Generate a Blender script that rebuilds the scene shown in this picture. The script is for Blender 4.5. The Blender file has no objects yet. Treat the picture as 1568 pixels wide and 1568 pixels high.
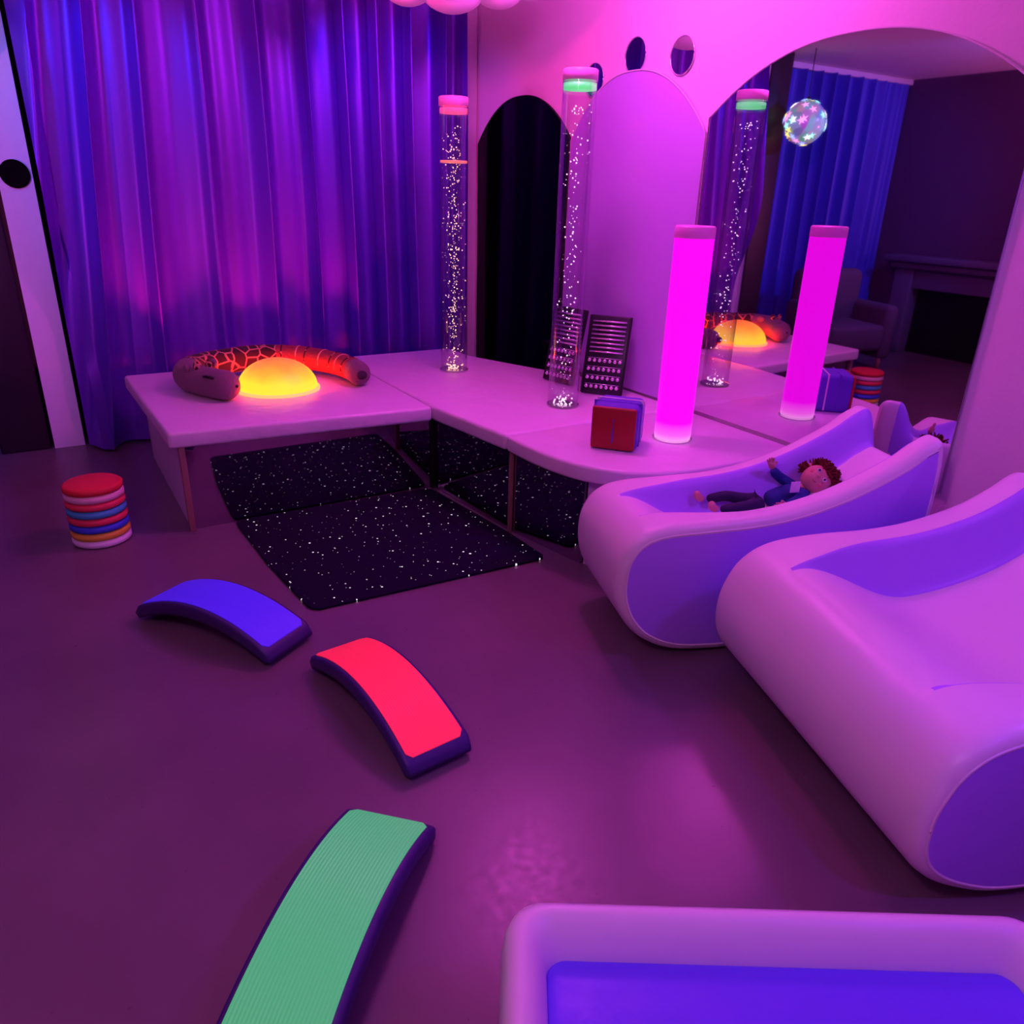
import bpy, bmesh, math, random
from mathutils import Vector, Matrix
random.seed(7)
D=bpy.data; C=bpy.context; S=C.scene
S.view_settings.view_transform='Standard'
S.view_settings.look='None'

# ---------------------------------------------------------------- helpers
def lin(c):
    return tuple(((v/255)/12.92 if v/255<=0.04045 else (((v/255)+0.055)/1.055)**2.4) for v in c)
def newmat(name):
    m=D.materials.new(name); m.use_nodes=True
    nt=m.node_tree; b=nt.nodes['Principled BSDF']
    return m,nt,b
def mat(name,rgb,rough=0.5,metal=0.0,emit=None,es=0.0,coat=0.0,bump=0.0,bscale=20.0,var=0.0,vscale=6.0,spec=0.5,sheen=0.0):
    m,nt,b=newmat(name)
    col=lin(rgb)+(1,)
    b.inputs['Base Color'].default_value=col
    b.inputs['Roughness'].default_value=rough
    b.inputs['Metallic'].default_value=metal
    b.inputs['Coat Weight'].default_value=coat
    b.inputs['Specular IOR Level'].default_value=spec
    b.inputs['Sheen Weight'].default_value=sheen
    if emit is not None:
        b.inputs['Emission Color'].default_value=lin(emit)+(1,)
        b.inputs['Emission Strength'].default_value=es
    tc=nt.nodes.new('ShaderNodeTexCoord')
    if var>0:
        n=nt.nodes.new('ShaderNodeTexNoise'); n.inputs['Scale'].default_value=vscale; n.inputs['Detail'].default_value=5
        nt.links.new(tc.outputs['Object'],n.inputs['Vector'])
        mx=nt.nodes.new('ShaderNodeMixRGB'); mx.blend_type='MIX'
        mx.inputs[1].default_value=tuple(v*(1-var) for v in col[:3])+(1,)
        mx.inputs[2].default_value=tuple(min(1,v*(1+var)) for v in col[:3])+(1,)
        nt.links.new(n.outputs['Fac'],mx.inputs[0]); nt.links.new(mx.outputs[0],b.inputs['Base Color'])
    if bump>0:
        n2=nt.nodes.new('ShaderNodeTexNoise'); n2.inputs['Scale'].default_value=bscale; n2.inputs['Detail'].default_value=3
        nt.links.new(tc.outputs['Object'],n2.inputs['Vector'])
        bp=nt.nodes.new('ShaderNodeBump'); bp.inputs['Strength'].default_value=bump; bp.inputs['Distance'].default_value=0.02
        nt.links.new(n2.outputs['Fac'],bp.inputs['Height']); nt.links.new(bp.outputs[0],b.inputs['Normal'])
    return m
def group(name,loc=(0,0,0),rotz=0):
    e=D.objects.new(name,None); e.empty_display_size=0.1
    S.collection.objects.link(e); e.location=loc; e.rotation_euler=(0,0,rotz)
    return e
def obj(name,verts,faces,mats,parent=None,smooth=False,fm=None):
    me=D.meshes.new(name); me.from_pydata([tuple(v) for v in verts],[],faces)
    if not isinstance(mats,(list,tuple)): mats=[mats]
    for m in mats: me.materials.append(m)
    if fm:
        for p,i in zip(me.polygons,fm): p.material_index=i
    if smooth:
        for p in me.polygons: p.use_smooth=True
    bm=bmesh.new(); bm.from_mesh(me); bmesh.ops.recalc_face_normals(bm,faces=bm.faces); bm.to_mesh(me); bm.free()
    o=D.objects.new(name,me); S.collection.objects.link(o)
    if parent: o.parent=parent
    return o
def bevel(o,w,seg=3):
    m=o.modifiers.new('bev','BEVEL'); m.width=w; m.segments=seg; m.limit_method='ANGLE'; m.angle_limit=0.6
    for p in o.data.polygons: p.use_smooth=True
    return o
def box(name,a,b,m,parent=None,bev=0.0,seg=3):
    (x0,y0,z0),(x1,y1,z1)=a,b
    v=[(x0,y0,z0),(x1,y0,z0),(x1,y1,z0),(x0,y1,z0),(x0,y0,z1),(x1,y0,z1),(x1,y1,z1),(x0,y1,z1)]
    f=[(0,3,2,1),(4,5,6,7),(0,1,5,4),(1,2,6,5),(2,3,7,6),(3,0,4,7)]
    o=obj(name,v,f,m,parent)
    if bev>0: bevel(o,bev,seg)
    return o
def prism(name,poly,z0,z1,m,parent=None,bev=0.0,seg=3):
    n=len(poly)
    v=[(x,y,z0) for x,y in poly]+[(x,y,z1) for x,y in poly]
    f=[tuple(range(n))[::-1],tuple(range(n,2*n))]+[(i,(i+1)%n,n+(i+1)%n,n+i) for i in range(n)]
    o=obj(name,v,f,m,parent)
    if bev>0: bevel(o,bev,seg)
    return o
def revolve(name,prof,m,parent=None,loc=(0,0,0),n=48,smooth=True,fm=None,cap=True):
    v=[];f=[];k=len(prof)
    for r,z in prof:
        for i in range(n):
            a=2*math.pi*i/n; v.append((loc[0]+r*math.cos(a),loc[1]+r*math.sin(a),loc[2]+z))
    mi=[]
    for j in range(k-1):
        for i in range(n):
            f.append((j*n+i,j*n+(i+1)%n,(j+1)*n+(i+1)%n,(j+1)*n+i)); mi.append(fm[j] if fm else 0)
    if cap:
        f.append(tuple(range(n))[::-1]); mi.append(fm[0] if fm else 0)
        f.append(tuple(range((k-1)*n,k*n))); mi.append(fm[-1] if fm else 0)
    return obj(name,v,f,m,parent,smooth,mi)
def ball(name,loc,r,m,parent=None,sc=(1,1,1),seg=24,rot=None):
    bm=bmesh.new(); bmesh.ops.create_uvsphere(bm,u_segments=seg,v_segments=seg//2+2,radius=r)
    me=D.meshes.new(name); 
    M=Matrix.Diagonal((*sc,1))
    if rot: M=rot.to_4x4()@M
    bm.transform(Matrix.Translation(loc)@M)
    for f in bm.faces: f.smooth=True
    bm.to_mesh(me); bm.free(); me.materials.append(m)
    o=D.objects.new(name,me); S.collection.objects.link(o)
    if parent: o.parent=parent
    return o
def catmull(pts,k=6,closed=False):
    P=[Vector(p) for p in pts]; n=len(P); out=[]
    rng=range(n if closed else n-1)
    for i in rng:
        if closed: p0,p1,p2,p3=P[(i-1)%n],P[i],P[(i+1)%n],P[(i+2)%n]
        else: p0,p1,p2,p3=P[max(i-1,0)],P[i],P[i+1],P[min(i+2,n-1)]
        for j in range(k):
            t=j/k
            out.append(0.5*((2*p1)+(-p0+p2)*t+(2*p0-5*p1+4*p2-p3)*t*t+(-p0+3*p1-3*p2+p3)*t**3))
    if not closed: out.append(P[-1])
    return out
def sweep(name,path,radii,m,parent=None,n=16,fm=None,flat=1.0):
    v=[];f=[];K=len(path)
    path=[Vector(p) for p in path]
    up=Vector((0,0,1))
    for i,p in enumerate(path):
        t=(path[min(i+1,K-1)]-path[max(i-1,0)]).normalized()
        s=t.cross(up)
        if s.length<1e-3: s=t.cross(Vector((0,1,0)))
        s.normalize(); q=s.cross(t).normalized()
        for j in range(n):
            a=2*math.pi*j/n; v.append(p+radii[i]*(math.cos(a)*s+math.sin(a)*q*flat))
    mi=[]
    for i in range(K-1):
        for j in range(n):
            f.append((i*n+j,i*n+(j+1)%n,(i+1)*n+(j+1)%n,(i+1)*n+j)); mi.append(fm(i/(K-1)) if fm else 0)
    f.append(tuple(range(n))); mi.append(fm(0) if fm else 0)
    f.append(tuple(range((K-1)*n,K*n))); mi.append(fm(1) if fm else 0)
    return obj(name,v,f,m,parent,True,mi)
def smooth01(a,b,x):
    t=max(0,min(1,(x-a)/(b-a))); return t*t*(3-2*t)
def rrect(x0,y0,x1,y1,r,k=6):
    out=[]
    for cx,cy,a0 in ((x1-r,y1-r,0),(x0+r,y1-r,90),(x0+r,y0+r,180),(x1-r,y0+r,270)):
        for i in range(k+1):
            a=math.radians(a0+90*i/k); out.append((cx+r*math.cos(a),cy+r*math.sin(a)))
    return out

# ---------------------------------------------------------------- materials
M_wall=mat('painted_wall',(236,215,232),0.5,bump=0.05,bscale=60)
M_dimwall=mat('dimmed_wall',(92,62,100),0.6,bump=0.05,bscale=60)  # dimness of the far side put into the wall colour
M_ceil=mat('ceiling_tile',(235,228,232),0.7,bump=0.05,bscale=80)
M_vinyl=mat('white_vinyl',(238,226,236),0.36,bump=0.3,bscale=5,var=0.03)
M_vinylpad=mat('podium_vinyl',(238,218,236),0.33,bump=0.5,bscale=7,var=0.05)
M_blue=mat('violet_lit_vinyl',(185,140,255),0.42,bump=0.12,bscale=8)  # violet light on the lounger sides put into the vinyl colour
M_wood=mat('plywood_edge',(150,108,100),0.6,var=0.2,vscale=30)
M_white=mat('white_laminate',(225,215,225),0.45)
M_mantel=mat('mantel_paint',(105,90,118),0.5)
M_mirror=mat('mirror_glass',(225,215,228),0.02,metal=1.0)
M_pmirror=mat('acrylic_mirror',(190,170,200),0.03,metal=1.0)
M_dark=mat('dark_reflection_mirror',(22,12,28),0.06,metal=0.9)  # dark reflection painted in as the mirror colour
M_black=mat('black_plastic',(16,12,20),0.4)
M_chrome=mat('chrome_part',(235,225,235),0.22,metal=0.8)
M_dcol=mat('dark_post',(40,14,36),0.5)
M_rubber=mat('purple_rubber',(62,36,108),0.5,bump=0.1,bscale=50)

def floor_mat():
    m,nt,b=newmat('vinyl_floor')
    tc=nt.nodes.new('ShaderNodeTexCoord'); n=nt.nodes.new('ShaderNodeTexNoise'); n.inputs['Scale'].default_value=2.2; n.inputs['Detail'].default_value=8
    nt.links.new(tc.outputs['Object'],n.inputs['Vector'])
    r=nt.nodes.new('ShaderNodeValToRGB'); r.color_ramp.elements[0].position=0.3; r.color_ramp.elements[1].position=0.75
    r.color_ramp.elements[0].color=lin((104,86,96))+(1,); r.color_ramp.elements[1].color=lin((120,100,110))+(1,)
    nt.links.new(n.outputs['Fac'],r.inputs[0])
    mp=nt.nodes.new('ShaderNodeMapping'); mp.inputs['Scale'].default_value=(3,26,1); mp.inputs['Rotation'].default_value=(0,0,0.7); nt.links.new(tc.outputs['Object'],mp.inputs['Vector'])
    sn=nt.nodes.new('ShaderNodeTexNoise'); sn.inputs['Scale'].default_value=4; sn.inputs['Detail'].default_value=8; nt.links.new(mp.outputs[0],sn.inputs['Vector'])
    sr_=nt.nodes.new('ShaderNodeMapRange'); sr_.inputs[1].default_value=0.68; sr_.inputs[2].default_value=0.76; sr_.inputs[3].default_value=1.0; sr_.inputs[4].default_value=0.8; nt.links.new(sn.outputs['Fac'],sr_.inputs[0])
    mm=nt.nodes.new('ShaderNodeMixRGB'); mm.blend_type='MULTIPLY'; mm.inputs[0].default_value=1; nt.links.new(r.outputs[0],mm.inputs[1]); nt.links.new(sr_.outputs[0],mm.inputs[2])
    nt.links.new(mm.outputs[0],b.inputs['Base Color'])
    w=nt.nodes.new('ShaderNodeTexNoise'); w.inputs['Scale'].default_value=45; w.inputs['Detail'].default_value=6
    nt.links.new(tc.outputs['Object'],w.inputs['Vector'])
    r2=nt.nodes.new('ShaderNodeMapRange'); r2.inputs[3].default_value=0.22; r2.inputs[4].default_value=0.42
    nt.links.new(w.outputs['Fac'],r2.inputs[0]); nt.links.new(r2.outputs[0],b.inputs['Roughness'])
    bp=nt.nodes.new('ShaderNodeBump'); bp.inputs['Strength'].default_value=0.05; nt.links.new(w.outputs['Fac'],bp.inputs['Height']); nt.links.new(bp.outputs[0],b.inputs['Normal'])
    return m
M_floor=floor_mat()

# ---------------------------------------------------------------- room shell
XW=2.80; YB=5.75; XL=-2.45; YF=-2.4; H=2.62
box('floor',(XL,YF,-0.1),(XW+0.12,YB+0.1,0),M_floor)
box('ceiling',(XL,YF,H),(XW+0.12,YB+0.1,H+0.1),M_ceil)
box('wall_right',(XW,YF,0),(XW+0.12,YB+0.1,H),M_wall)
box('wall_back',(XL,YB,0),(XW,YB+0.1,H),M_dimwall)
box('wall_left',(XL-0.1,YF,0),(XL,YB+0.1,H),M_dimwall)
box('wall_front',(XL,YF-0.1,0),(XW+0.12,YF,H),M_wall)
box('trim_1',(2.69,5.07,0),(2.797,5.10,H-0.002),M_white,bev=0.006)
box('wall_pier',(-0.02,5.12,0),(0.14,YB,H-0.001),M_wall)
box('dark_post',(-0.29,5.12,0),(-0.04,5.3,H-0.001),M_dcol,bev=0.01)

# ---------------------------------------------------------------- curtains
def curtain_mat(name,c1,c2,metal=0.0,rough=0.5):
    m,nt,b=newmat(name)
    tc=nt.nodes.new('ShaderNodeTexCoord'); n=nt.nodes.new('ShaderNodeTexNoise'); n.inputs['Scale'].default_value=1.5
    nt.links.new(tc.outputs['Object'],n.inputs['Vector'])
    r=nt.nodes.new('ShaderNodeValToRGB'); r.color_ramp.elements[0].color=lin(c1)+(1,); r.color_ramp.elements[1].color=lin(c2)+(1,)
    nt.links.new(n.outputs['Fac'],r.inputs[0]); nt.links.new(r.outputs[0],b.inputs['Base Color'])
    b.inputs['Roughness'].default_value=rough; b.inputs['Metallic'].default_value=metal
    return m
M_cur=curtain_mat('curtain_satin',(112,52,196),(124,60,212),0.5,0.42)
M_cur2=curtain_mat('curtain_fabric_blue',(60,60,190),(70,70,205))
def curtain(name,x0,x1,y,m,pitch=0.16,amp=0.05,seed=1,lean=0.0):
    rnd=random.Random(seed); ph=[rnd.uniform(0,6.28) for _ in range(6)]
    nx=int((x1-x0)/0.0075); nz=26; v=[];f=[]
    for k in range(nz+1):
        z=0.02+(H-0.07)*k/nz; top=k/nz
        for i in range(nx+1):
            x=x0+(x1-x0)*i/nx
            xs=x-lean*(1-top)*max(0,1-(x-x0)/0.9)
            a=amp*(0.75+0.40*math.sin(2.7*x+ph[2])+0.12*(1-top))
            w=2*math.pi*xs/pitch+1.5*math.sin(1.9*xs+ph[0])+0.8*math.sin(4.7*xs+ph[4])+0.5*(1-top)*math.sin(3*x+ph[1]+1.5*z)
            sn=math.sin(w); yy=y-a*(sn-0.25*math.cos(2*w))-0.012*math.sin(2.7*w+ph[3])*(1-0.5*top)
            v.append((x+0.5*a*math.cos(w)*(1 if 0.03<(x-x0)/(x1-x0)<0.97 else 0),yy,z))
    for k in range(nz):
        for i in range(nx):
            a=k*(nx+1)+i; f.append((a,a+1,a+nx+2,a+nx+1))
    g=group(name)
    obj('cloth',v,f,m,g,True)
    box('rail',(x0,y-0.02,H-0.05),(x1,y+0.02,H-0.002),M_white,g,0.004)
    return g
curtain('curtain',0.16,2.66,4.97,M_cur,pitch=0.24,amp=0.098,seed=3,lean=-0.28)
curtain('curtain',-2.43,-0.34,5.45,M_cur2,pitch=0.2,amp=0.06,seed=5)

# ---------------------------------------------------------------- arched mirrors on wall
def arch_panel(name,y0,y1,zb,zs,zt,m,thick=0.012,frame=M_white,e=2.3,bulge=0.0):
    g=group(name)
    n=40; top=[]
    for i in range(n+1):
        u=-1+2*i/n; top.append(((y0+y1)/2+u*(y1-y0)/2,zs+(zt-zs)*(1-abs(u)**e)))
    x=XW-thick; xb=XW-0.001
    v=[];f=[]
    for (y,z) in top:
        u=(y-(y0+y1)/2)/((y1-y0)/2)
        xx=x-bulge*(1-u*u)
        v+= [(xx,y,zb),(xx,y,z),(xb,y,zb),(xb,y,z)]
    for i in range(n):
        a=4*i;b=a+4
        f+=[(a,b,b+1,a+1),(a+1,b+1,b+3,a+3),(a,a+2,b+2,b),(a+2,a+3,b+3,b+2)]
    f+=[(0,1,3,2),(4*n,4*n+2,4*n+3,4*n+1)]
    obj('panel',v,f,m,g)
    path=[(x-0.001,y0+0.004,zb)]+[(x-0.001-bulge*(1-((y-(y0+y1)/2)/((y1-y0)/2))**2),y,z) for y,z in top]+[(x-0.001,y1-0.004,zb)]
    sweep('edge',path,[0.004]*len(path),frame,g,6)
    return g
M_arch=mat('pale_arch_gloss',(205,165,245),0.2,coat=0.6)
arch_panel('arched_dark_mirror',3.96,5.03,0.30,1.77,2.02,M_dark,frame=M_black)
arch_panel('arched_pale_panel',2.885,3.95,0.49,1.76,2.055,M_arch,bulge=0.02)
arch_panel('arched_wall_mirror',1.44,2.87,0.49,1.82,2.07,M_mirror)
def roundmirror(y,z,r=0.085,x=XW):
    g=group('round_wall_mirror')
    v=[];f=[];n=36
    for xx in (x-0.008,x-0.001):
        for i in range(n):
            a=2*math.pi*i/n; v.append((xx,y+r*math.cos(a),z+r*math.sin(a)))
    f=[tuple(range(n)),tuple(range(n,2*n))[::-1]]+[(i,(i+1)%n,n+(i+1)%n,n+i) for i in range(n)]
    obj('glass',v,f,M_mirror,g)
    p=[(x-0.008,y+r*math.cos(2*math.pi*i/n),z+r*math.sin(2*math.pi*i/n)) for i in range(n+1)]
    sweep('edge',p,[0.003]*(n+1),M_chrome,g,6)
roundmirror(3.44,2.125,0.08);roundmirror(3.10,2.09,0.08);roundmirror(3.77,2.045,0.08)
def pier_disc(x,z,r):
    g=group('round_wall_mirror'); n=30;y=5.12
    v=[(x+r*math.cos(2*math.pi*i/n),yy,z+r*math.sin(2*math.pi*i/n)) for yy in (y-0.01,y-0.001) for i in range(n)]
    f=[tuple(range(n)),tuple(range(n,2*n))[::-1]]+[(i,(i+1)%n,n+(i+1)%n,n+i) for i in range(n)]
    obj('glass',v,f,M_dark,g)
pier_disc(0.05,2.25,0.05); pier_disc(0.06,1.5,0.07)

# ---------------------------------------------------------------- podium
pod=group('padded_podium')
PT=0.48; PB=0.405
prism('pad_left',[(0.41,3.50),(1.635,3.40),(1.635,4.74),(0.38,4.74)],PB,PT,M_vinylpad,pod,0.016,4)
prism('pad_corner',[(1.645,3.40),(1.72,2.835),(2.775,2.835),(2.775,3.55),(2.42,4.45),(2.40,4.74),(1.645,4.74)],PB,PT,M_vinylpad,pod,0.016,4)
arc=catmull([(1.722,2.825),(1.735,2.56),(1.80,2.33),(1.95,2.16),(2.20,2.085),(2.50,2.075),(2.775,2.075)],6)
prism('pad_curved',[(p.x,p.y) for p in arc]+[(2.775,2.825)],PB,PT,M_vinylpad,pod,0.016,4)
def wallseg(name,a,b,m,t=0.012,z0=0.0,z1=PB):
    a=Vector(a);b=Vector(b);d=(b-a).normalized();n=Vector((-d.y,d.x))*t
    return prism(name,[(a.x,a.y),(b.x,b.y),(b.x+n.x,b.y+n.y),(a.x+n.x,a.y+n.y)],z0,z1,m,pod)
wallseg('front_mirror_1',(0.475,3.535),(1.685,3.515),M_pmirror)
wallseg('front_mirror_2',(1.695,3.50),(1.757,2.85),M_pmirror,t=0.012)
wallseg('front_mirror_3',(1.765,2.81),(1.85,2.39),M_pmirror,t=0.012)
wallseg('front_panel_4',(1.86,2.38),(2.10,2.16),M_white)
wallseg('front_panel_5',(2.10,2.16),(2.77,2.13),M_white)
box('corner_post',(1.676,3.499,0),(1.69,3.512,PB),M_black,pod)
box('divider_post',(1.745,2.815,0),(1.763,2.833,PB),M_wood,pod,0.003)
box('end_leg',(0.448,3.51,0),(0.475,3.535,PB),M_wood,pod,0.003)
wallseg('side_panel',(0.46,4.70),(0.46,3.58),M_white,t=0.012)
wallseg('back_panel',(2.40,4.68),(0.46,4.68),M_white,t=0.012)
wallseg('back_panel_2',(2.74,3.5),(2.40,4.40),M_white,t=0.012)

# ---------------------------------------------------------------- star rug
def rug_mat():
    m,nt,b=newmat('star_carpet'); L=nt.links
    b.inputs['Base Color'].default_value=lin((22,8,42))+(1,); b.inputs['Roughness'].default_value=0.95; b.inputs['Specular IOR Level'].default_value=0.15
    tc=nt.nodes.new('ShaderNodeTexCoord')
    prev=None
    for sc,th,off in ((11,0.036,0),(7.0,0.030,3.1),(15,0.030,7.7)):
        mp=nt.nodes.new('ShaderNodeMapping'); mp.inputs['Location'].default_value=(off,off*1.3,0); L.new(tc.outputs['Object'],mp.inputs['Vector'])
        vo=nt.nodes.new('ShaderNodeTexVoronoi'); vo.voronoi_dimensions='2D'; vo.inputs['Scale'].default_value=sc
        L.new(mp.outputs[0],vo.inputs['Vector'])
        sx=nt.nodes.new('ShaderNodeSeparateColor'); L.new(vo.outputs['Color'],sx.inputs[0])
        ml=nt.nodes.new('ShaderNodeMath'); ml.operation='MULTIPLY'; ml.inputs[1].default_value=th*1.3; L.new(sx.outputs[0],ml.inputs[0])
        lt=nt.nodes.new('ShaderNodeMath'); lt.operation='LESS_THAN'; L.new(vo.outputs['Distance'],lt.inputs[0]); L.new(ml.outputs[0],lt.inputs[1])
        if prev is None: prev=lt
        else:
            mx=nt.nodes.new('ShaderNodeMath'); mx.operation='MAXIMUM'; L.new(prev.outputs[0],mx.inputs[0]); L.new(lt.outputs[0],mx.inputs[1]); prev=mx
    b.inputs['Emission Color'].default_value=(1,0.85,1,1)  # white carpet dots are drawn as emission, so they glow
    ml=nt.nodes.new('ShaderNodeMath'); ml.operation='MULTIPLY'; ml.inputs[1].default_value=1.0; L.new(prev.outputs[0],ml.inputs[0]); L.new(ml.outputs[0],b.inputs['Emission Strength'])
    return m
M_rug=rug_mat()
rg=group('star_rug')
prism('carpet',[(0.665,3.0),(0.70,2.58),(0.712,2.55),(0.735,2.535),(1.2,2.515),(1.70,2.495),(1.73,2.50),(1.745,2.525),(1.735,2.80),(1.668,3.42),(1.66,3.47),(1.62,3.495),(1.15,3.508),(0.68,3.525),(0.655,3.51),(0.65,3.46)],0.001,0.012,M_rug,rg,0.004,2)

# ---------------------------------------------------------------- bubble tubes
def clear_mat():
    m=D.materials.new('clear_acrylic'); m.use_nodes=True; nt=m.node_tree; nt.nodes.clear()
    o=nt.nodes.new('ShaderNodeOutputMaterial'); mx=nt.nodes.new('ShaderNodeMixShader'); t=nt.nodes.new('ShaderNodeBsdfTransparent'); g=nt.nodes.new('ShaderNodeBsdfGlossy')
    lw=nt.nodes.new('ShaderNodeLayerWeight'); lw.inputs[0].default_value=0.35
    mr=nt.nodes.new('ShaderNodeMapRange'); mr.inputs[3].default_value=0.04; mr.inputs[4].default_value=0.7
    t.inputs[0].default_value=(0.92,0.86,0.95,1); g.inputs['Roughness'].default_value=0.04
    nt.links.new(lw.outputs['Facing'],mr.inputs[0]); nt.links.new(mr.outputs[0],mx.inputs[0]); nt.links.new(t.outputs[0],mx.inputs[1]); nt.links.new(g.outputs[0],mx.inputs[2]); nt.links.new(mx.outputs[0],o.inputs[0])
    return m
M_clear=clear_mat()
def bubble_tube(x,y,top,r,bubcol,capcol,cap_es,n,seed,name='bubble_tube',spread=0.45):
    g=group(name,(x,y,0))
    rnd=random.Random(seed)
    revolve('acrylic',[(r,PT+0.005),(r,top-0.03)],M_clear,g,n=40,cap=False)
    revolve('base_ring',[(r*0.9,PT),(r+0.006,PT),(r+0.006,PT+0.012),(r*0.9,PT+0.012)],M_clear,g,n=40)
    Mc=mat('cap_'+str(seed),capcol,0.4,emit=capcol,es=cap_es)
    revolve('cap',[(r*0.95,top-0.045),(r*1.03,top-0.045),(r*1.03,top-0.004),(r*0.97,top),(0.001,top)],mat('capw_'+str(seed),(235,150,215),0.35,emit=(240,110,200),es=0.12),g,n=40)
    revolve('water_line',[(r*0.97,top-0.08),(r*0.97,top-0.055)],Mc,g,n=40)
    Mb=mat('bubbles_'+str(seed),(255,240,240),0.3,emit=bubcol,es=1.5)
    bm=bmesh.new()
    for i in range(n):
        z=PT+0.02+(top-0.16-PT)*rnd.random()
        a=rnd.uniform(0,6.28); rr=r*0.86*abs(rnd.gauss(0,spread)); rr=min(rr,r*0.85)
        s=rnd.choice([0.002,0.0026,0.0032,0.004])
        bmesh.ops.create_icosphere(bm,subdivisions=1,radius=s,matrix=Matrix.Translation((rr*math.cos(a),rr*math.sin(a),z)))
    for i in range(22):
        a=rnd.uniform(0,6.28); bmesh.ops.create_icosphere(bm,subdivisions=1,radius=0.005,matrix=Matrix.Translation((r*0.8*math.cos(a)*rnd.random(),r*0.8*math.sin(a)*rnd.random(),PT+0.015+0.02*rnd.random())))
    me=D.meshes.new('bubbles'); bm.to_mesh(me); bm.free(); me.materials.append(Mb)
    o=D.objects.new('bubbles',me); S.collection.objects.link(o); o.parent=g
    return g
t1=bubble_tube(2.12,4.10,1.94,0.078,(255,205,150),(255,90,150),0.8,360,11,spread=0.6)
revolve('float_ring',[(0.074,1.62),(0.074,1.632)],mat('float_ring',(255,120,120),0.3,emit=(255,130,110),es=0.8),t1,n=40)
t2=bubble_tube(2.25,3.14,1.99,0.076,(255,225,245),(110,255,150),0.9,150,12,spread=0.5)
def glow_mat():
    m,nt,b=newmat('magenta_glow'); L=nt.links
    tc=nt.nodes.new('ShaderNodeTexCoord'); sp=nt.nodes.new('ShaderNodeSeparateXYZ'); L.new(tc.outputs['Object'],sp.inputs[0])
    r=nt.nodes.new('ShaderNodeMapRange'); r.inputs[1].default_value=PT; r.inputs[2].default_value=PT+0.09; L.new(sp.outputs[2],r.inputs[0])
    cr=nt.nodes.new('ShaderNodeValToRGB'); cr.color_ramp.elements[0].color=(1,0.42,0.9,1); cr.color_ramp.elements[1].color=(1,0.003,0.92,1)
    k=cr.color_ramp.elements.new(0.4); k.color=(1,0.12,0.9,1)
    L.new(r.outputs[0],cr.inputs[0]); L.new(cr.outputs[0],b.inputs['Emission Color']); b.inputs['Emission Strength'].default_value=1.0
    b.inputs['Base Color'].default_value=(0.1,0.005,0.1,1); b.inputs['Roughness'].default_value=0.3; b.inputs['Specular IOR Level'].default_value=0.1
    return m
lc=group('glowing_light_column',(2.37,2.45,0))
revolve('tube',[(0.079,PT+0.003),(0.081,PT+0.02),(0.081,1.335)],glow_mat(),lc,n=48,cap=False)
revolve('cap',[(0.081,1.335),(0.083,1.336),(0.083,1.375),(0.078,1.382),(0.001,1.383)],mat('col_cap',(225,120,215),0.3,emit=(225,60,200),es=0.2),lc,n=48)
revolve('foot_ring',[(0.088,PT),(0.088,PT+0.01),(0.08,PT+0.012)],M_clear,lc,n=48)

# ---------------------------------------------------------------- light dome + plush giraffe
def dome_mat():
    m,nt,b=newmat('dome_glow'); L=nt.links
    tc=nt.nodes.new('ShaderNodeTexCoord'); sp=nt.nodes.new('ShaderNodeSeparateXYZ'); L.new(tc.outputs['Object'],sp.inputs[0])
    n=nt.nodes.new('ShaderNodeTexNoise'); n.inputs['Scale'].default_value=7; L.new(tc.outputs['Object'],n.inputs['Vector'])
    ad=nt.nodes.new('ShaderNodeMath'); ad.operation='MULTIPLY_ADD'; ad.inputs[1].default_value=0.06; L.new(n.outputs['Fac'],ad.inputs[0]); L.new(sp.outputs[2],ad.inputs[2])
    r=nt.nodes.new('ShaderNodeMapRange'); r.inputs[1].default_value=0.0; r.inputs[2].default_value=0.2; L.new(ad.outputs[0],r.inputs[0])
    cr=nt.nodes.new('ShaderNodeValToRGB'); e=cr.color_ramp.elements
    e[0].position=0.0; e[0].color=lin((255,225,50))+(1,); e[1].position=1.0; e[1].color=lin((255,85,40))+(1,)
    k=e.new(0.45); k.color=lin((255,215,45))+(1,); k=e.new(0.8); k.color=lin((255,140,40))+(1,)
    L.new(r.outputs[0],cr.inputs[0]); L.new(cr.outputs[0],b.inputs['Emission Color']); b.inputs['Emission Strength'].default_value=1.2
    b.inputs['Base Color'].default_value=(0.3,0.08,0.02,1)
    return m
dm=group('light_dome',(1.06,4.09,PT))
R=0.205;Hh=0.15
revolve('dome',[(R*math.cos(a),0.012+Hh*math.sin(a)) for a in [i*math.pi/2/16 for i in range(16)]]+[(0.001,0.012+Hh)],dome_mat(),dm,n=56)
revolve('rim',[(R+0.012,0),(R+0.012,0.010),(R-0.002,0.016)],mat('dome_rim',(255,120,80),0.4,emit=(255,22,8),es=70),dm,n=56)  # glow added to the rim to light the podium red

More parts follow.
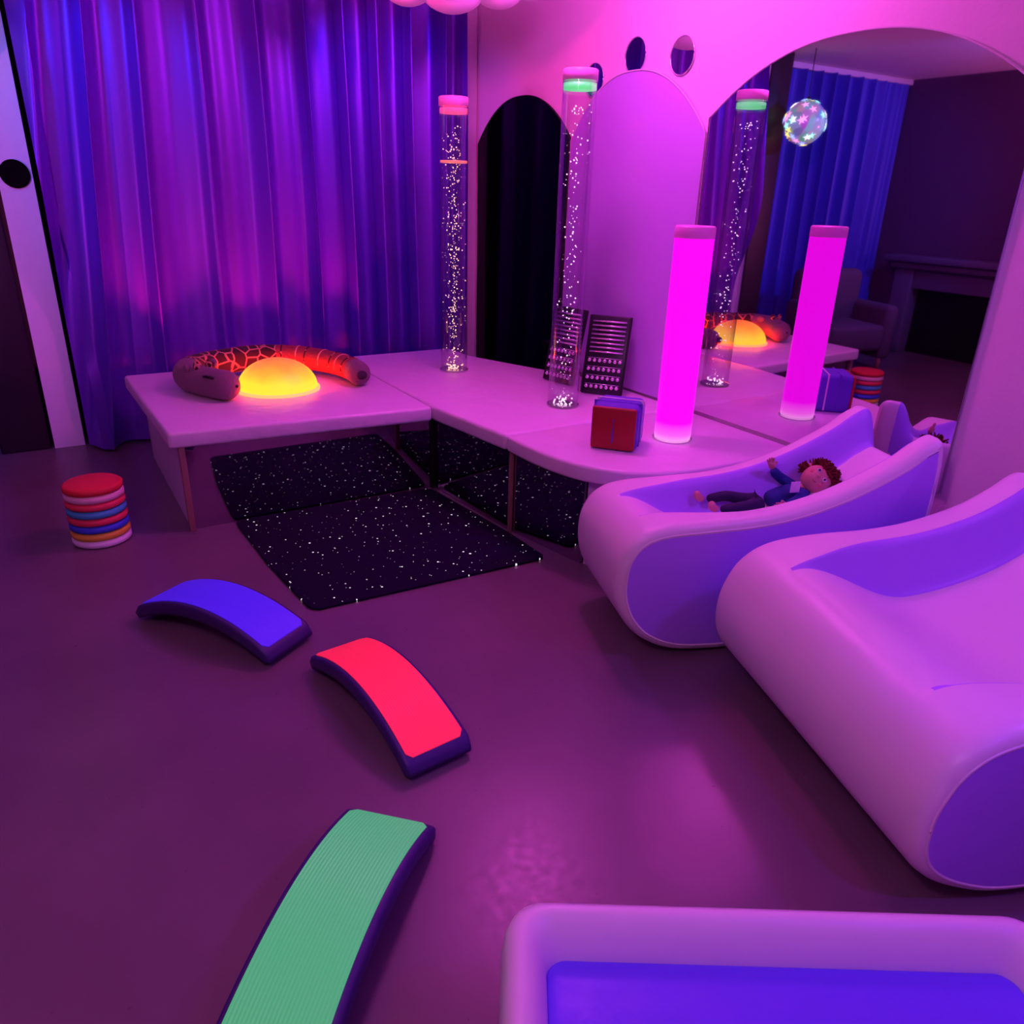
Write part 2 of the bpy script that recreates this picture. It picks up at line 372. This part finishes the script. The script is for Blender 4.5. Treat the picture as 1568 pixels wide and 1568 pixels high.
def giraffe_mat():
    m,nt,b=newmat('giraffe_fur'); L=nt.links
    tc=nt.nodes.new('ShaderNodeTexCoord'); v=nt.nodes.new('ShaderNodeTexVoronoi'); v.feature='DISTANCE_TO_EDGE'; v.inputs['Scale'].default_value=15
    L.new(tc.outputs['Object'],v.inputs['Vector'])
    cr=nt.nodes.new('ShaderNodeValToRGB'); cr.color_ramp.elements[0].position=0.045; cr.color_ramp.elements[1].position=0.07
    cr.color_ramp.elements[0].color=lin((200,130,110))+(1,); cr.color_ramp.elements[1].color=lin((60,26,34))+(1,)
    L.new(v.outputs['Distance'],cr.inputs[0]); L.new(cr.outputs[0],b.inputs['Base Color']); b.inputs['Roughness'].default_value=0.9; b.inputs['Sheen Weight'].default_value=0.1
    return m
M_gir=giraffe_mat(); M_girh=mat('giraffe_head_fur',(124,94,110),0.9,bump=0.3,bscale=80,sheen=0.1); M_orange=mat('giraffe_belly',(150,60,66),0.9,bump=0.3,bscale=60)
M_line=mat('giraffe_stripe',(225,150,130),0.9)
gp=group('giraffe_plush')
pz=PT+0.003
path=catmull([(0.80,3.90,pz+0.07),(0.72,4.02,pz+0.075),(0.64,4.20,pz+0.08),(0.70,4.38,pz+0.08),(0.88,4.47,pz+0.085),(1.08,4.50,pz+0.09),(1.28,4.42,pz+0.085),(1.42,4.24,pz+0.075),(1.47,4.06,pz+0.068),(1.46,3.92,pz+0.064)],7)
K=len(path); rad=[]
for i in range(K):
    t=i/(K-1)
    r=0.074-0.006*smooth01(0.2,0.35,t)+0.004*math.sin(6*t)
    if t<0.06: r*=math.sqrt(max(0.02,1-(1-t/0.06)**2))
    if t>0.95: r*=math.sqrt(max(0.02,1-((t-0.95)/0.05)**2))
    rad.append(min(r,0.075))
for i,p in enumerate(path): p.z=max(p.z,pz+rad[i])
sweep('body',path,rad,[M_girh,M_gir,M_orange],gp,20,fm=lambda t:0 if t<0.27 else (1 if t<0.60 else (2 if t<0.9 else 0)))
for k in range(7):
    i=int(K*(0.62+0.041*k)); p=path[i]; t=(path[i+1]-path[i-1]).normalized(); s=t.cross(Vector((0,0,1))).normalized()
    ring=[p+(rad[i]-0.001)*(math.cos(a)*s+math.sin(a)*Vector((0,0,1))) for a in [math.pi*j/12 for j in range(-1,14)]]
    sweep('stripe_%d'%k,ring,[0.0045]*len(ring),M_line if k%2 else M_gir,gp,8)
sweep('eye_lash',[(0.668,4.00,pz+0.115),(0.68,3.96,pz+0.125),(0.705,3.93,pz+0.12),(0.735,3.925,pz+0.11)],[0.004,0.008,0.008,0.004],M_black,gp,8)
ball('ear_left',(0.62,4.12,pz+0.135),0.035,M_girh,gp,(0.5,1,0.7)); ball('ear_right',(0.76,4.16,pz+0.145),0.035,M_girh,gp,(0.5,1,0.7))
ball('horn_left',(0.66,4.07,pz+0.155),0.016,M_gir,gp,(1,1,1.8)); ball('horn_right',(0.72,4.08,pz+0.158),0.016,M_gir,gp,(1,1,1.8))
ball('nostril_left',(0.80,3.862,pz+0.085),0.008,M_black,gp); ball('hoof_patch',(1.46,3.90,pz+0.07),0.03,mat('hoof',(50,32,50),0.8),gp,(1,0.5,0.8))

# ---------------------------------------------------------------- plush cube
ang=math.atan2(-0.14,0.12)
cb=group('plush_cube',(2.09,2.50,PT),ang)
M_red=mat('red_vinyl',(165,26,32),0.45,bump=0.15,bscale=20); M_bl=mat('blue_fabric',(90,60,190),0.6,bump=0.15,bscale=20)
box('body',(-0.10,-0.10,0.0),(0.10,0.10,0.195),M_bl,cb,0.026,5)
box('red_face',(-0.094,-0.108,0.006),(0.094,-0.09,0.189),M_red,cb,0.018,4)
for q in (-0.03,0.03): box('strap',(-0.103,q-0.004,0.01),(0.103,q+0.004,0.1985),M_bl if q<0 else M_white,cb,0.003)
sweep('handle',[(-0.0,-0.113,0.04),(0.0,-0.118,0.09),(0.0,-0.113,0.14)],[0.003]*3,M_bl,cb,8)

# ---------------------------------------------------------------- tactile boards
def tboard(x,y,rot,lean):
    g=group('tactile_board',(x,y,PT+0.006)); g.rotation_euler=(lean,0,rot)
    box('plate',(-0.115,0,0.0),(0.115,0.014,0.42),mat('board_black',(44,28,54),0.35),g,0.006)
    for (a,b,c,d) in ((-0.115,-0.105,0.004,0.416),(0.105,0.115,0.004,0.416)):
        box('rail',(a,-0.008,c),(b,0,d),M_black,g,0.003)
    for i in range(8):
        z=0.225+i*0.023
        sweep('rod_%d'%i,[(-0.092,-0.01,z),(0.092,-0.01,z)],[0.0055,0.0055],M_chrome,g,8)
    for i in range(4):
        z=0.04+0.046*i
        for j in range(7):
            ball('bell_%d_%d'%(i,j),(-0.084+0.028*j,-0.012,z),0.0115,M_chrome,g,seg=10)
        sweep('wire_%d'%i,[(-0.095,-0.012,z+0.014),(0.095,-0.012,z+0.014)],[0.002,0.002],M_chrome,g,6)
    return g
tboard(2.555,3.22,math.atan2(-0.17,0.13),-0.28)
tboard(2.50,3.55,math.radians(-78),-0.22)

# ---------------------------------------------------------------- wave loungers
AL=math.radians(-19.4)
def lounger(name,ox,oy,W,prof_bot,prof_top,depth,rim,r=0.035,d0=0.08,d1=0.4,taper=0.9,band=0.075):
    g=group(name,(ox,oy,0),AL)
    bot=[(s,z,0) for s,z in prof_bot]; top=[(s,z,1) for s,z in prof_top]
    pts=catmull(bot+top,6,True)
    n=len(pts)
    P=[(p.x,p.y,max(0,min(1,p.z))) for p in pts]
    N=[]
    for i in range(n):
        a=P[(i-1)%n];b=P[(i+1)%n]; t=Vector((b[0]-a[0],b[1]-a[1])).normalized(); N.append(Vector((t.y,-t.x)))
    area=sum(P[i][0]*P[(i+1)%n][1]-P[(i+1)%n][0]*P[i][1] for i in range(n))
    if area<0: N=[-q for q in N]
    E0=[0,0.002,0.008,0.018]; NR=5; NB=7; NC=8
    def stations(s):
        ri=rim*(1+taper*(1-smooth01(d0,d0+0.40,s)))*0.75
        bw=0.012+(band-0.012)*smooth01(d0,d1,s)
        e=list(E0); dp=[0.0]*4
        for j in range(NR): e.append(r+(ri-r)*j/NR); dp.append(0.0)
        for j in range(NB+1):
            t=j/NB; e.append(ri+bw*t); dp.append(t*t*(3-2*t))
        for j in range(1,NC): e.append(ri+bw+(W/2-ri-bw)*j/NC); dp.append(1.0)
        half=list(zip(e,dp))
        return half+[(W/2,1.0)]+[(W-a,b) for a,b in reversed(half)]
    m=len(stations(0.5)); h=len(E0)+NR
    rows=[stations(P[i][0]) for i in range(n)]
    v=[];f=[];mi=[]
    for j in range(m):
        for i,(s,z,tp) in enumerate(P):
            w,dp=rows[i][j]; e=min(w,W-w); ins=0
            if e<r: q=1-e/r; ins=r*(1-math.sqrt(max(0,1-q*q)))
            v.append((s-N[i].x*ins,w,z-N[i].y*ins-depth*dp*smooth01(d0,d1,s)*tp))
    for j in range(m-1):
        wall=(h<=j<h+NB) or (h<=m-2-j<h+NB)
        for i in range(n):
            f.append((j*n+i,j*n+(i+1)%n,(j+1)*n+(i+1)%n,(j+1)*n+i))
            mi.append(1 if (wall and P[i][2]>0.9 and P[i][0]>d0+0.02) else 0)
    f.append(tuple(range(n))); mi.append(1); f.append(tuple(range((m-1)*n,m*n))); mi.append(1)
    obj('shell',v,f,[M_vinyl,M_blue],g,True,mi)
    for nm,w in (('piping_near',0.002),('piping_far',W-0.002)):
        pp=[(P[i][0]-N[i].x*(r*0.85),w,P[i][1]-N[i].y*(r*0.85)) for i in list(range(n))+[0]]
        sweep(nm,pp,[0.004]*len(pp),M_vinyl,g,6)
    return g
botA=[(1.14,0.34),(1.08,0.14),(0.95,0.05),(0.72,0.006),(0.45,0.006),(0.24,0.02),(0.12,0.07),(0.05,0.14),(0.012,0.22)]
topA=[(0.0,0.30),(0.012,0.39),(0.06,0.46),(0.15,0.495),(0.32,0.505),(0.5,0.515),(0.66,0.545),(0.82,0.60),(0.98,0.68),(1.06,0.735),(1.13,0.75),(1.155,0.60)]
lounger('wave_lounger',1.49,1.715,0.49,botA,topA,0.13,0.10)
botB=[(1.05,0.34),(1.01,0.14),(0.90,0.05),(0.70,0.006),(0.45,0.006),(0.26,0.02),(0.14,0.06),(0.06,0.11),(0.015,0.17)]
topB=[(0.0,0.25),(0.012,0.34),(0.06,0.43),(0.15,0.485),(0.30,0.505),(0.5,0.51),(0.66,0.53),(0.82,0.575),(0.93,0.63),(1.01,0.68),(1.06,0.66),(1.075,0.53)]
lounger('wave_lounger',1.41,0.59,0.99,botB,topB,0.16,0.14,d0=0.1,d1=0.55,taper=0.8,band=0.10)

# ---------------------------------------------------------------- padded foam seat (near camera)
fs=group('padded_foam_seat',(0.545,0.865,0),math.radians(-32))
FW=0.98; FD=0.56; FH=0.32
prism('base',rrect(0,-FD,FW,0,0.09),0.001,0.20,M_vinyl,fs,0.02,3)
v=[];f=[]
outer=rrect(0,-FD,FW,0,0.07,8); inner=rrect(0.085,-FD+0.085,FW-0.085,-0.085,0.03,8); nn=len(outer)
prof=[(0,0.10),(0.0,0.24),(0.04,0.28),(0.14,0.308),(0.32,0.32),(0.5,0.318),(0.7,0.30),(0.88,0.268),(1.0,0.225),(1.0,0.2)]
for t,z in prof:
    for a,b in zip(outer,inner): v.append((a[0]+(b[0]-a[0])*t,a[1]+(b[1]-a[1])*t,z))
for j in range(len(prof)-1):
    for i in range(nn): f.append((j*nn+i,j*nn+(i+1)%nn,(j+1)*nn+(i+1)%nn,(j+1)*nn+i))
obj('rim',v,f,M_vinyl,fs,True)
prism('cushion',rrect(0.075,-FD+0.075,FW-0.075,-0.075,0.04),0.2,0.255,mat('blue_vinyl',(110,80,250),0.4,bump=0.2,bscale=14),fs,0.02,4)

# ---------------------------------------------------------------- stepping bridges
def bridge(a,b,width,col,rise=0.085,th=0.05,em=0.2):
    a=Vector(a);b=Vector(b);L=(b-a).length;rot=math.atan2((b-a).y,(b-a).x)
    g=group('balance_bridge',((a.x+b.x)/2,(a.y+b.y)/2,0),rot)
    n=28;v=[];f=[]
    cs=[(-1,0.25),(-0.97,0.0),(-0.9,-0.02),(0.9,-0.02),(0.97,0.0),(1,0.25),(1,0.75),(0.96,0.96),(0.88,1.0),(-0.88,1.0),(-0.96,0.96),(-1,0.75)]
    def zc(u): return rise*(1-u*u)
    for i in range(n+1):
        u=-1+2*i/n
        e=1-abs(u); q=min(1,e/0.05); rd=math.sqrt(max(0,1-(1-q)**2)); 
        x=u*L/2
        w=width/2*(0.93+0.07*rd)*(1-0.05*(1-u*u))
        for (cy,cz) in cs:
            tz=th*(0.5+(cz-0.5)*(0.35+0.65*rd))
            v.append((x,cy*w,0.002+zc(u)+tz))
    m=len(cs)
    for i in range(n):
        for j in range(m): f.append((i*m+j,i*m+(j+1)%m,(i+1)*m+(j+1)%m,(i+1)*m+j))
    f.append(tuple(range(m)));f.append(tuple(range(n*m,(n+1)*m)))
    obj('body',v,f,M_rubber,g,True)
    v=[];f=[];n2=40
    for i in range(n2+1):
        u=-0.93+1.86*i/n2; e=0.93-abs(u); q=min(1,e/0.03); ww=(width/2*0.86)*(1-0.05*(1-u*u))-0.015*(1-math.sqrt(max(0,1-(1-q)**2)))
        z=0.002+zc(u)+th
        for yy,dz in ((-ww,-0.004),(-ww,0.003),(ww,0.003),(ww,-0.004)): v.append((u*L/2,yy,z+dz))
    for i in range(n2):
        for j in range(3): f.append((i*4+j,i*4+j+1,(i+1)*4+j+1,(i+1)*4+j))
    f.append((0,1,2,3)); f.append(tuple(n2*4+j for j in range(4)))
    m_,nt,bb=newmat('grip_mat'); bb.inputs['Base Color'].default_value=lin(col)+(1,); bb.inputs['Roughness'].default_value=0.5
    tc=nt.nodes.new('ShaderNodeTexCoord'); wv=nt.nodes.new('ShaderNodeTexWave'); wv.bands_direction='Y'; wv.inputs['Scale'].default_value=38; wv.inputs['Distortion'].default_value=0.6
    nt.links.new(tc.outputs['Object'],wv.inputs['Vector']); bp=nt.nodes.new('ShaderNodeBump'); bp.inputs['Strength'].default_value=0.25; bp.inputs['Distance'].default_value=0.004
    nt.links.new(wv.outputs['Fac'],bp.inputs['Height']); nt.links.new(bp.outputs[0],bb.inputs['Normal'])
    bb.inputs['Emission Color'].default_value=lin(col)+(1,); bb.inputs['Emission Strength'].default_value=em  # emission added to brighten the mat colour; the mat is no lamp
    obj('grip_mat',v,f,m_,g,False)
    return g
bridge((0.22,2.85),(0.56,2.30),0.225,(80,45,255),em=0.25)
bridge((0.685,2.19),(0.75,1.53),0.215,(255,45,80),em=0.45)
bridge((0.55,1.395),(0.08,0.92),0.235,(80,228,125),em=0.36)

# ---------------------------------------------------------------- stacking rings
sr=group('stacking_ring_tower',(0.095,3.61,0))
cols=[(240,235,240),(235,200,60),(60,90,220),(235,70,90),(70,190,210),(235,70,90),(240,200,200),(225,50,60)]
for i,c in enumerate(cols):
    z=0.001+i*0.0345
    revolve('ring_%d'%i,[(0.04,z),(0.108,z),(0.12,z+0.008),(0.12,z+0.026),(0.108,z+0.034),(0.04,z+0.034)],mat('ring_foam_%d'%i,c,0.6),sr,n=40)

# ---------------------------------------------------------------- cloud lamp
M_cloud=mat('cloud_white',(240,225,240),0.7,emit=(240,120,210),es=0.1)
cl=group('cloud_pendant',(2.02,3.92,2.40))
for i,(x,y,z,r) in enumerate([(0,0,0,0.17),(-0.2,0.08,-0.01,0.13),(0.2,-0.1,0,0.13),(-0.32,0.16,0,0.09),(0.33,-0.18,0.01,0.09),(0.08,0.14,0,0.12),(-0.1,-0.13,0,0.12),(0.14,-0.2,0.0,0.09),(-0.16,0.2,0,0.09)]):
    ball('puff_%d'%i,(x,y,z),r,M_cloud,cl,(1,1,0.72),32)
sweep('cord',[(0,0,0.08),(0,0,H-2.402)],[0.004,0.004],M_white,cl,8)

# ---------------------------------------------------------------- starry ball lamp
bl=group('star_ball_lamp',(-0.25,4.88,2.075))
def ballmat():
    m,nt,b=newmat('ball_glass'); L=nt.links
    tc=nt.nodes.new('ShaderNodeTexCoord'); v=nt.nodes.new('ShaderNodeTexVoronoi'); v.inputs['Scale'].default_value=14; L.new(tc.outputs['Object'],v.inputs['Vector'])
    hs=nt.nodes.new('ShaderNodeHueSaturation'); hs.inputs['Saturation'].default_value=0.9; L.new(v.outputs['Color'],hs.inputs['Color'])
    b.inputs['Base Color'].default_value=(0.3,0.4,0.6,1); b.inputs['Roughness'].default_value=0.2
    L.new(hs.outputs[0],b.inputs['Emission Color']); b.inputs['Emission Strength'].default_value=0.4
    return m
ball('globe',(0,0,0),0.168,ballmat(),bl,seg=40)
starm=[mat('star_%d'%i,c,0.4,emit=c,es=1.6) for i,c in enumerate([(255,240,120),(150,255,220),(255,160,220),(160,190,255),(255,255,255)])]
rnd=random.Random(4)
for i in range(44):
    d=Vector((rnd.gauss(0,1),rnd.gauss(0,1),rnd.gauss(0,1))).normalized(); q=d.to_track_quat('Z','Y').to_matrix()
    vs=[d*0.179]
    for k in range(10):
        rr=0.038 if k%2==0 else 0.011; a=math.pi*k/5; vs.append(d*0.171+q@Vector((rr*math.cos(a),rr*math.sin(a),0)))
    obj('star_%d'%i,vs,[(0,1+k,1+(k+1)%10) for k in range(10)],starm[i%5],bl)
sweep('cord',[(0,0,0.16),(0.0,0,H-2.076)],[0.004,0.004],M_black,bl,6)
revolve('hook',[(0.02,0.16),(0.02,0.18),(0.008,0.195)],M_black,bl,n=16)

# ---------------------------------------------------------------- far side of the room (seen in the mirror)
fm_=group('fireplace_mantel',(XL+0.001,4.42,0))
box('shelf',(0,-0.75,0.92),(0.3,0.75,0.98),M_mantel,fm_,0.012)
box('moulding',(0,-0.7,0.85),(0.25,0.7,0.92),M_mantel,fm_,0.02)
box('pillar_left',(0,-0.66,0),(0.2,-0.46,0.86),M_mantel,fm_,0.01)
box('pillar_right',(0,0.46,0),(0.2,0.66,0.86),M_mantel,fm_,0.01)
box('header',(0,-0.46,0.66),(0.17,0.46,0.86),M_mantel,fm_,0.01)
box('firebox',(0,-0.46,0.0),(0.04,0.46,0.66),M_black,fm_)
M_arm=mat('grey_upholstery',(85,68,92),0.85,bump=0.2,bscale=40)
ac=group('armchair',(-1.0,4.75,0),math.radians(15))
box('seat',(-0.3,-0.32,0.18),(0.3,0.25,0.42),M_arm,ac,0.05,4)
box('back',(-0.36,0.16,0.2),(0.36,0.34,0.88),M_arm,ac,0.08,5)
box('arm_left',(-0.42,-0.32,0.1),(-0.28,0.28,0.6),M_arm,ac,0.06,5)
box('arm_right',(0.28,-0.32,0.1),(0.42,0.28,0.6),M_arm,ac,0.06,5)
for i,(x,y) in enumerate([(-0.33,-0.26),(0.33,-0.26),(-0.33,0.26),(0.33,0.26)]): revolve('leg_%d'%i,[(0.016,0.0),(0.024,0.14)],M_wood,ac,(x,y,0.0),n=12)

# ---------------------------------------------------------------- rag doll in the back lounger
M_skin=mat('doll_skin',(205,145,138),0.8); M_shirt=mat('doll_shirt',(30,50,130),0.85,bump=0.2,bscale=60); M_trs=mat('doll_trousers',(40,25,70),0.85); M_hair=mat('doll_hair',(110,22,28),0.9)
dl=group('rag_doll',(2.21,1.785,0.416),AL); dl.scale=(0.93,0.93,0.93)
def skin(name,verts,edges,radii,m,parent):
    me=D.meshes.new(name); me.from_pydata(verts,edges,[]); me.materials.append(m)
    o=D.objects.new(name,me); S.collection.objects.link(o); o.parent=parent
    md=o.modifiers.new('skin','SKIN'); md.use_smooth_shade=True
    for i,r in enumerate(radii): me.skin_vertices[0].data[i].radius=(r,r*0.85)
    me.skin_vertices[0].data[0].use_root=True
    sd=o.modifiers.new('sub','SUBSURF'); sd.levels=2; sd.render_levels=2
    return o
skin('shirt',[(0.02,0,0.03),(0.08,0,0.045),(0.14,0,0.06),(0.17,0.04,0.07),(0.12,0.075,0.10),(0.07,0.06,0.14),(0.17,-0.04,0.07),(0.11,-0.085,0.06),(0.06,-0.10,0.05)],
     [(0,1),(1,2),(2,3),(3,4),(4,5),(2,6),(6,7),(7,8)],[0.045,0.045,0.04,0.026,0.023,0.021,0.026,0.023,0.021],M_shirt,dl)
def hand(name,base,d,side,up):
    base=Vector(base);d=Vector(d).normalized();side=Vector(side).normalized()
    vs=[base,base+d*0.018,base+d*0.034]; es=[(0,1),(1,2)]; rs=[0.012,0.016,0.014]
    for k in range(4):
        o=(k-1.5)*0.0075; l=(0.020,0.024,0.023,0.018)[k]
        i=len(vs); vs+= [base+d*0.036+side*o, base+d*(0.036+l)+side*o*1.3]; es+=[(2,i),(i,i+1)]; rs+=[0.0055,0.0042]
    i=len(vs); vs+=[base+d*0.018+side*0.018, base+d*0.032+side*0.027]; es+=[(1,i),(i,i+1)]; rs+=[0.006,0.0045]
    skin(name,[tuple(q) for q in vs],es,rs,M_skin,dl)
hand('hand_left',(0.065,0.055,0.145),(-0.35,-0.2,0.9),(1,0,0.3),None)
hand('hand_right',(0.055,-0.103,0.05),(-1,-0.1,0.05),(0,-0.3,1),None)
skin('trousers',[(0.02,0,0.03),(-0.05,0.035,0.028),(-0.13,0.045,0.045),(-0.21,0.05,0.03),(-0.05,-0.035,0.028),(-0.13,-0.05,0.028),(-0.2,-0.06,0.03)],
     [(0,1),(1,2),(2,3),(0,4),(4,5),(5,6)],[0.042,0.03,0.026,0.022,0.03,0.026,0.022],M_trs,dl)
skin('foot_left',[(-0.22,0.05,0.03),(-0.25,0.05,0.04),(-0.255,0.05,0.07)],[(0,1),(1,2)],[0.018,0.022,0.016],M_skin,dl)
skin('foot_right',[(-0.21,-0.06,0.03),(-0.24,-0.062,0.04),(-0.245,-0.062,0.07)],[(0,1),(1,2)],[0.018,0.022,0.016],M_skin,dl)
hd=Vector((0.235,-0.01,0.115)); face=Vector((-0.35,-0.75,0.56)).normalized()
skin('neck',[(0.16,0,0.07),(0.20,-0.005,0.09)],[(0,1)],[0.02,0.02],M_skin,dl)
ball('head',hd,0.062,M_skin,dl,(1.05,0.95,0.95),28)
hu=Vector((1,0,0.35)); hu=(hu-face*hu.dot(face)).normalized(); hs=hu.cross(face)
def fp(a,b,c=0.06): return hd+hs*a+hu*b+face*math.sqrt(max(0,c*c-a*a-b*b))
for i,sg in enumerate((-1,1)):
    ball('eye_white_%d'%i,fp(sg*0.022,0.008),0.009,M_white,dl,seg=12); ball('pupil_%d'%i,fp(sg*0.022,0.008,0.067),0.005,M_black,dl,seg=10)
    ball('ear_%d'%i,hd+hs*sg*0.062,0.013,M_skin,dl,seg=12); ball('cheek_%d'%i,fp(sg*0.03,-0.015,0.055),0.010,mat('cheek_%d'%i,(215,120,118),0.8),dl,seg=12)
ball('nose',fp(0,-0.006,0.063),0.007,M_skin,dl,seg=12)
sweep('mouth',[fp(-0.016,-0.024,0.0605),fp(-0.007,-0.030,0.0605),fp(0.007,-0.030,0.0605),fp(0.016,-0.024,0.0605)],[0.0015,0.002,0.002,0.0015],M_red,dl,6)
bm=bmesh.new(); cnt=0
while cnt<520:
    d=Vector((rnd.gauss(0,1),rnd.gauss(0,1),rnd.gauss(0,1))).normalized()
    if d.dot(face)>0.15 and d.dot(hu)<0.55: continue
    if d.dot(hu)<-0.45: continue
    cnt+=1
    q=(d+0.9*Vector((rnd.gauss(0,.6),rnd.gauss(0,.6),rnd.gauss(0,.6)))).normalized()
    Mx=Matrix.Translation(hd+d*0.060+q*0.012)@q.to_track_quat('Z','Y').to_matrix().to_4x4()
    bmesh.ops.create_cone(bm,cap_ends=True,segments=5,radius1=0.007,radius2=0.0025,depth=0.034+0.014*rnd.random(),matrix=Mx)
me=D.meshes.new('hair'); bm.to_mesh(me); bm.free(); me.materials.append(M_hair); o=D.objects.new('hair',me); S.collection.objects.link(o); o.parent=dl
box('label',(0.09,-0.06,0.085),(0.13,-0.057,0.13),M_white,dl)

# ---------------------------------------------------------------- lights
def plight(name,loc,col,e,size=0.06):
    l=D.lights.new(name,'POINT'); l.color=col; l.energy=e; l.shadow_soft_size=size
    o=D.objects.new(name,l); o.location=loc; S.collection.objects.link(o); return o
def spot(name,loc,tgt,col,e,ang,blend=0.6,size=0.05):
    l=D.lights.new(name,'SPOT'); l.color=col; l.energy=e; l.spot_size=math.radians(ang); l.spot_blend=blend; l.shadow_soft_size=size
    o=D.objects.new(name,l); o.location=loc; o.rotation_euler=(Vector(tgt)-Vector(loc)).to_track_quat('-Z','Y').to_euler(); S.collection.objects.link(o); return o
MAG=(1.0,0.085,0.82)
plight('lamp_magenta',(2.0,2.9,2.45),MAG,42,0.10)
plight('fill_violet',(-0.5,0.5,2.45),(0.93,0.30,0.94),35,0.15)  # unseen fill light added on the camera side
spot('spot_pink_wall',(1.2,3.5,2.4),(2.8,4.75,2.1),(1.0,0.03,0.34),42,70)
spot('spot_blue_curtain',(1.5,4.1,2.52),(2.2,4.95,1.6),(0.12,0.04,1.0),34,84,0.8,0.04)
spot('spot_blue_left',(-0.1,4.2,2.5),(0.55,4.95,1.8),(0.02,0.13,1.0),34,66,0.8,0.04)
spot('spot_pink_curtain',(1.85,4.0,2.45),(1.05,4.95,1.1),(1.0,0.01,0.42),16,56,0.9,0.04)
spot('spot_violet_lounger',(2.65,0.3,2.3),(2.1,1.5,0.4),(0.32,0.06,1.0),60,80)
spot('spot_violet_front',(1.5,-0.5,2.3),(0.9,0.45,0.3),(0.24,0.02,1.0),60,55)  # unseen spot added to tint the front seat and near lounger violet
spot('spot_blue_far',(-1.0,2.8,2.5),(-1.2,5.4,1.5),(0.10,0.12,1.0),130,80)
spot('spot_pink_ceiling',(-2.2,2.4,1.2),(-0.9,4.4,2.62),(1.0,0.14,0.55),110,110,0.8,0.03)  # unseen spot added, aimed up to brighten the ceiling in the mirror
for i,x in enumerate((0.60,1.16,1.62)):
    spot('uplight',(x,4.60,0.53),(x+0.03,4.93,1.12),(1.0,0.012,0.20),30,66,1.0,0.03)

w=D.worlds.new('world'); S.world=w; w.use_nodes=True
w.node_tree.nodes['Background'].inputs[0].default_value=(0.25,0.08,0.35,1); w.node_tree.nodes['Background'].inputs[1].default_value=0.05

# ---------------------------------------------------------------- camera
cam=D.cameras.new('camera'); co=D.objects.new('camera',cam); S.collection.objects.link(co)
cam.sensor_width=36; cam.sensor_fit='HORIZONTAL'; cam.lens=27.0; cam.clip_start=0.02
Mr=Matrix.Rotation(math.radians(-32),4,'Z')@Matrix.Rotation(math.pi/2-0.3984,4,'X')@Matrix.Rotation(0.0298,4,'Z')
co.matrix_world=Matrix.Translation((0,0,1.5))@Mr
S.camera=co
